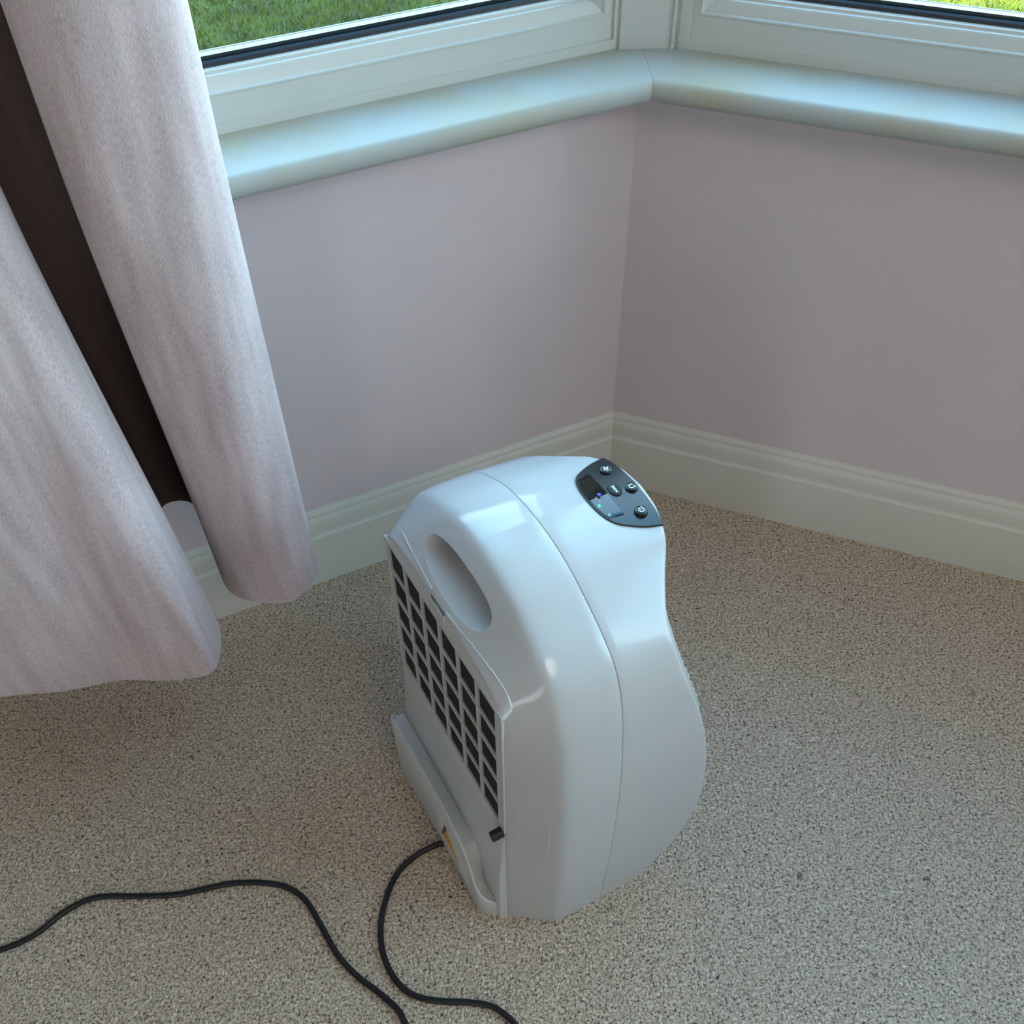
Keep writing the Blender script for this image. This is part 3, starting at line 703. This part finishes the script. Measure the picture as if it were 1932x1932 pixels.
# display lens along the rear edge of the panel
left = [(d_, w_) for d_, w_ in outl if d_ < .1565 and abs(w_-.161) < .0335]
left = sorted(left, key=lambda p: p[1])
left = [(max(d_+.0022, d_), w_) for d_, w_ in left]
lens = [(.1575, .1962-.0662*i/14) for i in range(15)] + [(.1500, .1303), (.1450, .1312)] + left[1:-1] + [(.1450, .1935), (.1510, .1948)]
slabtop('display_gap', [((p[0]-.149)*1.04+.149, (p[1]-.162)*1.018+.162) for p in lens], .0004, .00155, mat('gap_black', srgb(5, 6, 8), 0.5), parent=panel, bev=.0001)
disp = slabtop('display', lens, .0006, .0019, BLACKG, parent=panel, bev=.0002)
H = .0017
def cyl_top(name, cd, cw, r0, r1, h, m, par=panel, ry=None):
    n = 28; v = []; ry = ry or (1, 1); z = topz(cd, cw)+.0010
    lv = [(r0*1.05, 0), (r0, h*.55), (r0*.96, h*.85), (r1, h), (r1*.5, h*1.03)]
    for (r, hh) in lv: v += [(cd+r*ry[0]*math.cos(2*math.pi*i/n), cw+r*ry[1]*math.sin(2*math.pi*i/n), z+hh) for i in range(n)]
    v.append((cd, cw, z+lv[-1][1])); f = []
    for j in range(len(lv)-1):
        for i in range(n): f.append((j*n+i, j*n+(i+1) % n, (j+1)*n+(i+1) % n, (j+1)*n+i))
    for i in range(n): f.append(((len(lv)-1)*n+i, (len(lv)-1)*n+(i+1) % n, len(v)-1))
    f.append(tuple(range(n)))
    return U(name, v, f, m, 40, par), z+h*1.03
def flat_icon(polys, cd, cw, z, m, par, name='icon', th=.0003):
    """polys in icon coordinates: x to the reader's right (+w), y up the text (-d)"""
    mb = MB()
    for poly in polys:
        n = len(poly); a = [(cd-y, cw+x, z+th) for x, y in poly]; b = [(cd-y, cw+x, z-.0004) for x, y in poly]
        mb.add(a+b, [tuple(range(n)), tuple(range(n, 2*n))]+[(i, (i+1) % n, n+(i+1) % n, n+i) for i in range(n)])
    return U(name, mb.v, mb.f, m, parent=par)
def arc_poly(r, th, a0, a1, n=20, ox=0, oy=0):
    A_ = [math.radians(a0+(a1-a0)*i/n) for i in range(n+1)]
    return [[(ox+(r+th/2)*math.cos(A_[i]), oy+(r+th/2)*math.sin(A_[i])), (ox+(r+th/2)*math.cos(A_[i+1]), oy+(r+th/2)*math.sin(A_[i+1])), (ox+(r-th/2)*math.cos(A_[i+1]), oy+(r-th/2)*math.sin(A_[i+1])), (ox+(r-th/2)*math.cos(A_[i]), oy+(r-th/2)*math.sin(A_[i]))] for i in range(n)]
def bar_(x0, y0, x1, y1, t):
    dx, dy = x1-x0, y1-y0; L = math.hypot(dx, dy); nx, ny = -dy/L*t/2, dx/L*t/2
    return [(x0+nx, y0+ny), (x1+nx, y1+ny), (x1-nx, y1-ny), (x0-nx, y0-ny)]
mm = .001
# fan button
b, z = cyl_top('button', .1762, .1925, .0068, .0058, .0034, BTN)
pl = []
for a in (0, 90, 180, 270):
    ar = math.radians(a+20); cx, cy = 2.0*mm*math.cos(ar), 2.0*mm*math.sin(ar)
    pl.append([(cx+1.45*mm*math.cos(t)*math.cos(ar)-1.0*mm*math.sin(t)*math.sin(ar), cy+1.45*mm*math.cos(t)*math.sin(ar)+1.0*mm*math.sin(t)*math.cos(ar)) for t in [2*math.pi*i/10 for i in range(10)]])
pl += [[(-3.9*mm, .6*mm), (-3.1*mm, .6*mm), (-3.1*mm, 1.8*mm), (-3.9*mm, 1.8*mm)]]
flat_icon(pl, .1762, .1925, z, ICON, b)
# power / swing button
b, z = cyl_top('button', .1846, .1578, .0066, .0056, .0030, BTN)
pl = arc_poly(2.5*mm, 1.1*mm, -60, 230) + [[(-3.2*mm, -3.2*mm), (-.6*mm, -3.4*mm), (-1.8*mm, -1.0*mm)]]
flat_icon(pl, .1846, .1578, z, ICON, b)
# timer button
b, z = cyl_top('button', .1752, .1262, .0068, .0058, .0036, BTN)
pl = arc_poly(2.7*mm, .8*mm, -20, 320) + [bar_(0, 0, 0, 1.6*mm, .6*mm), bar_(0, 0, 1.2*mm, -.2*mm, .6*mm), bar_(2.4*mm, -2.6*mm, 4.3*mm, -2.3*mm, .8*mm)]
flat_icon(pl, .1752, .1262, z, ICON, b)
# MODE button
b, z = cyl_top('button', .1668, .1618, .0074, .0068, .0022, BTN, ry=(.90, 1.16))
S_, hgt, tk = 2.5*mm, 2.8*mm, .62*mm
def letters():
    pl = []; x = -5.0*mm
    M_ = [bar_(0, 0, 0, 1, 1), bar_(1, 0, 1, 1, 1), bar_(0, 1, .5, .35, 1), bar_(1, 1, .5, .35, 1)]
    def seg(x0, pts, wd):
        return [bar_(x0+a*wd, (b_-.5)*hgt, x0+c*wd, (d_-.5)*hgt, tk) for a, b_, c, d_ in pts]
    pl += seg(x, [(0, 0, 0, 1), (1, 0, 1, 1), (0, 1, .5, .3), (1, 1, .5, .3)], 2.4*mm); x += 3.3*mm
    pl += [[(x+1.0*mm+q[0]*.72, q[1]) for q in p] for p in arc_poly(1.2*mm, tk, 0, 360, 16)]; x += 2.8*mm
    pl += seg(x, [(0, 0, 0, 1)], 1) + [[(x+q[0]*1.25, q[1]) for q in p] for p in arc_poly(1.2*mm, tk, -90, 90, 8)]; x += 2.5*mm
    pl += seg(x, [(0, 0, 0, 1), (0, 1, 1, 1), (0, .5, .85, .5), (0, 0, 1, 0)], 1.5*mm)
    return pl
flat_icon(letters(), .1668, .1618, z, ICON, b)
# display indicators
zd = topz(.1486, .16)+.0023
flat_icon([[(1.1*mm*math.cos(t), 1.1*mm*math.sin(t)) for t in [2*math.pi*i/12 for i in range(12)]]]+[bar_(1.4*mm*math.cos(t), 1.4*mm*math.sin(t), 2.1*mm*math.cos(t), 2.1*mm*math.sin(t), .5*mm) for t in [2*math.pi*i/8 for i in range(8)]], .1486, .1623, zd-.0004, LEDB, disp, 'indicator_light')['label'] = 'blue glowing symbol'
flat_icon([bar_(-1.6*mm, 1.1*mm, .2*mm, 1.5*mm, .8*mm), bar_(-.2*mm, .2*mm, 1.6*mm, .6*mm, .8*mm), bar_(-1.6*mm, -.9*mm, 0, -.4*mm, .8*mm), bar_(.6*mm, -1.2*mm, 1.4*mm, -.2*mm, .7*mm)], .1402, .1487, topz(.14, .1487)+.0019, LEDG, disp, 'indicator_light')['label'] = 'green glowing symbol'
flat_icon([bar_(-1.5*mm, .3*mm, -.4*mm, .9*mm, .5*mm), bar_(.2*mm, -.9*mm, 1.4*mm, -.6*mm, .5*mm), bar_(.2*mm, .3*mm, 1.2*mm, .9*mm, .5*mm)], .1432, .1345, topz(.143, .1345)+.0019, LEDW, disp, 'indicator_light')['label'] = 'white glowing symbol'

# sticker on the tank face
sticker('warning_label', [(.068, .030), (.068, .080), (.152, .098), (.152, .030)], LABW, .0002)
sticker('warning_symbol', [(.142, .047), (.128, .080), (.097, .043)], LABY, .0007)
sticker('warning_border', [(.148, .043), (.1425, .0465), (.1285, .0805), (.133, .088)], BLACKP, .0008)

# ---- power cord on the carpet
def px_floor(x, y, z=0.004):
    r = rt2*((x-966)/FPX) - up2*((y-966)/FPX) + fwd
    return CAMP + r*((z-CAMP.z)/r.z)
pts = [(860, 1590), (835, 1591), (815, 1598), (785, 1614), (752, 1645), (731, 1688), (719, 1740), (721, 1790), (736, 1832), (760, 1864), (792, 1882), (832, 1889), (880, 1891), (922, 1897), (950, 1912), (974, 1936), (1000, 1990), (985, 2050), (910, 2090), (840, 2050), (795, 1985), (767, 1935), (750, 1905), (716, 1874), (672, 1840), (636, 1800), (606, 1747), (582, 1706), (560, 1684), (528, 1670), (480, 1665), (430, 1668), (378, 1679), (330, 1688), (255, 1691), (200, 1691), (162, 1699), (118, 1723), (68, 1762), (18, 1786), (-60, 1812), (-160, 1850), (-300, 1930)]
CR = .0037
path = [px_floor(x, y, CR*1.0) for x, y in pts]
path = catmull(path, 8)
v, f = tube(path, CR, 12)
inv = Matrix.Rotation(-ANG, 4, 'Z') @ Matrix.Translation(-Ub)
link('power_cord', [inv @ q for q in v], f, CORDM, unit, smooth=60)
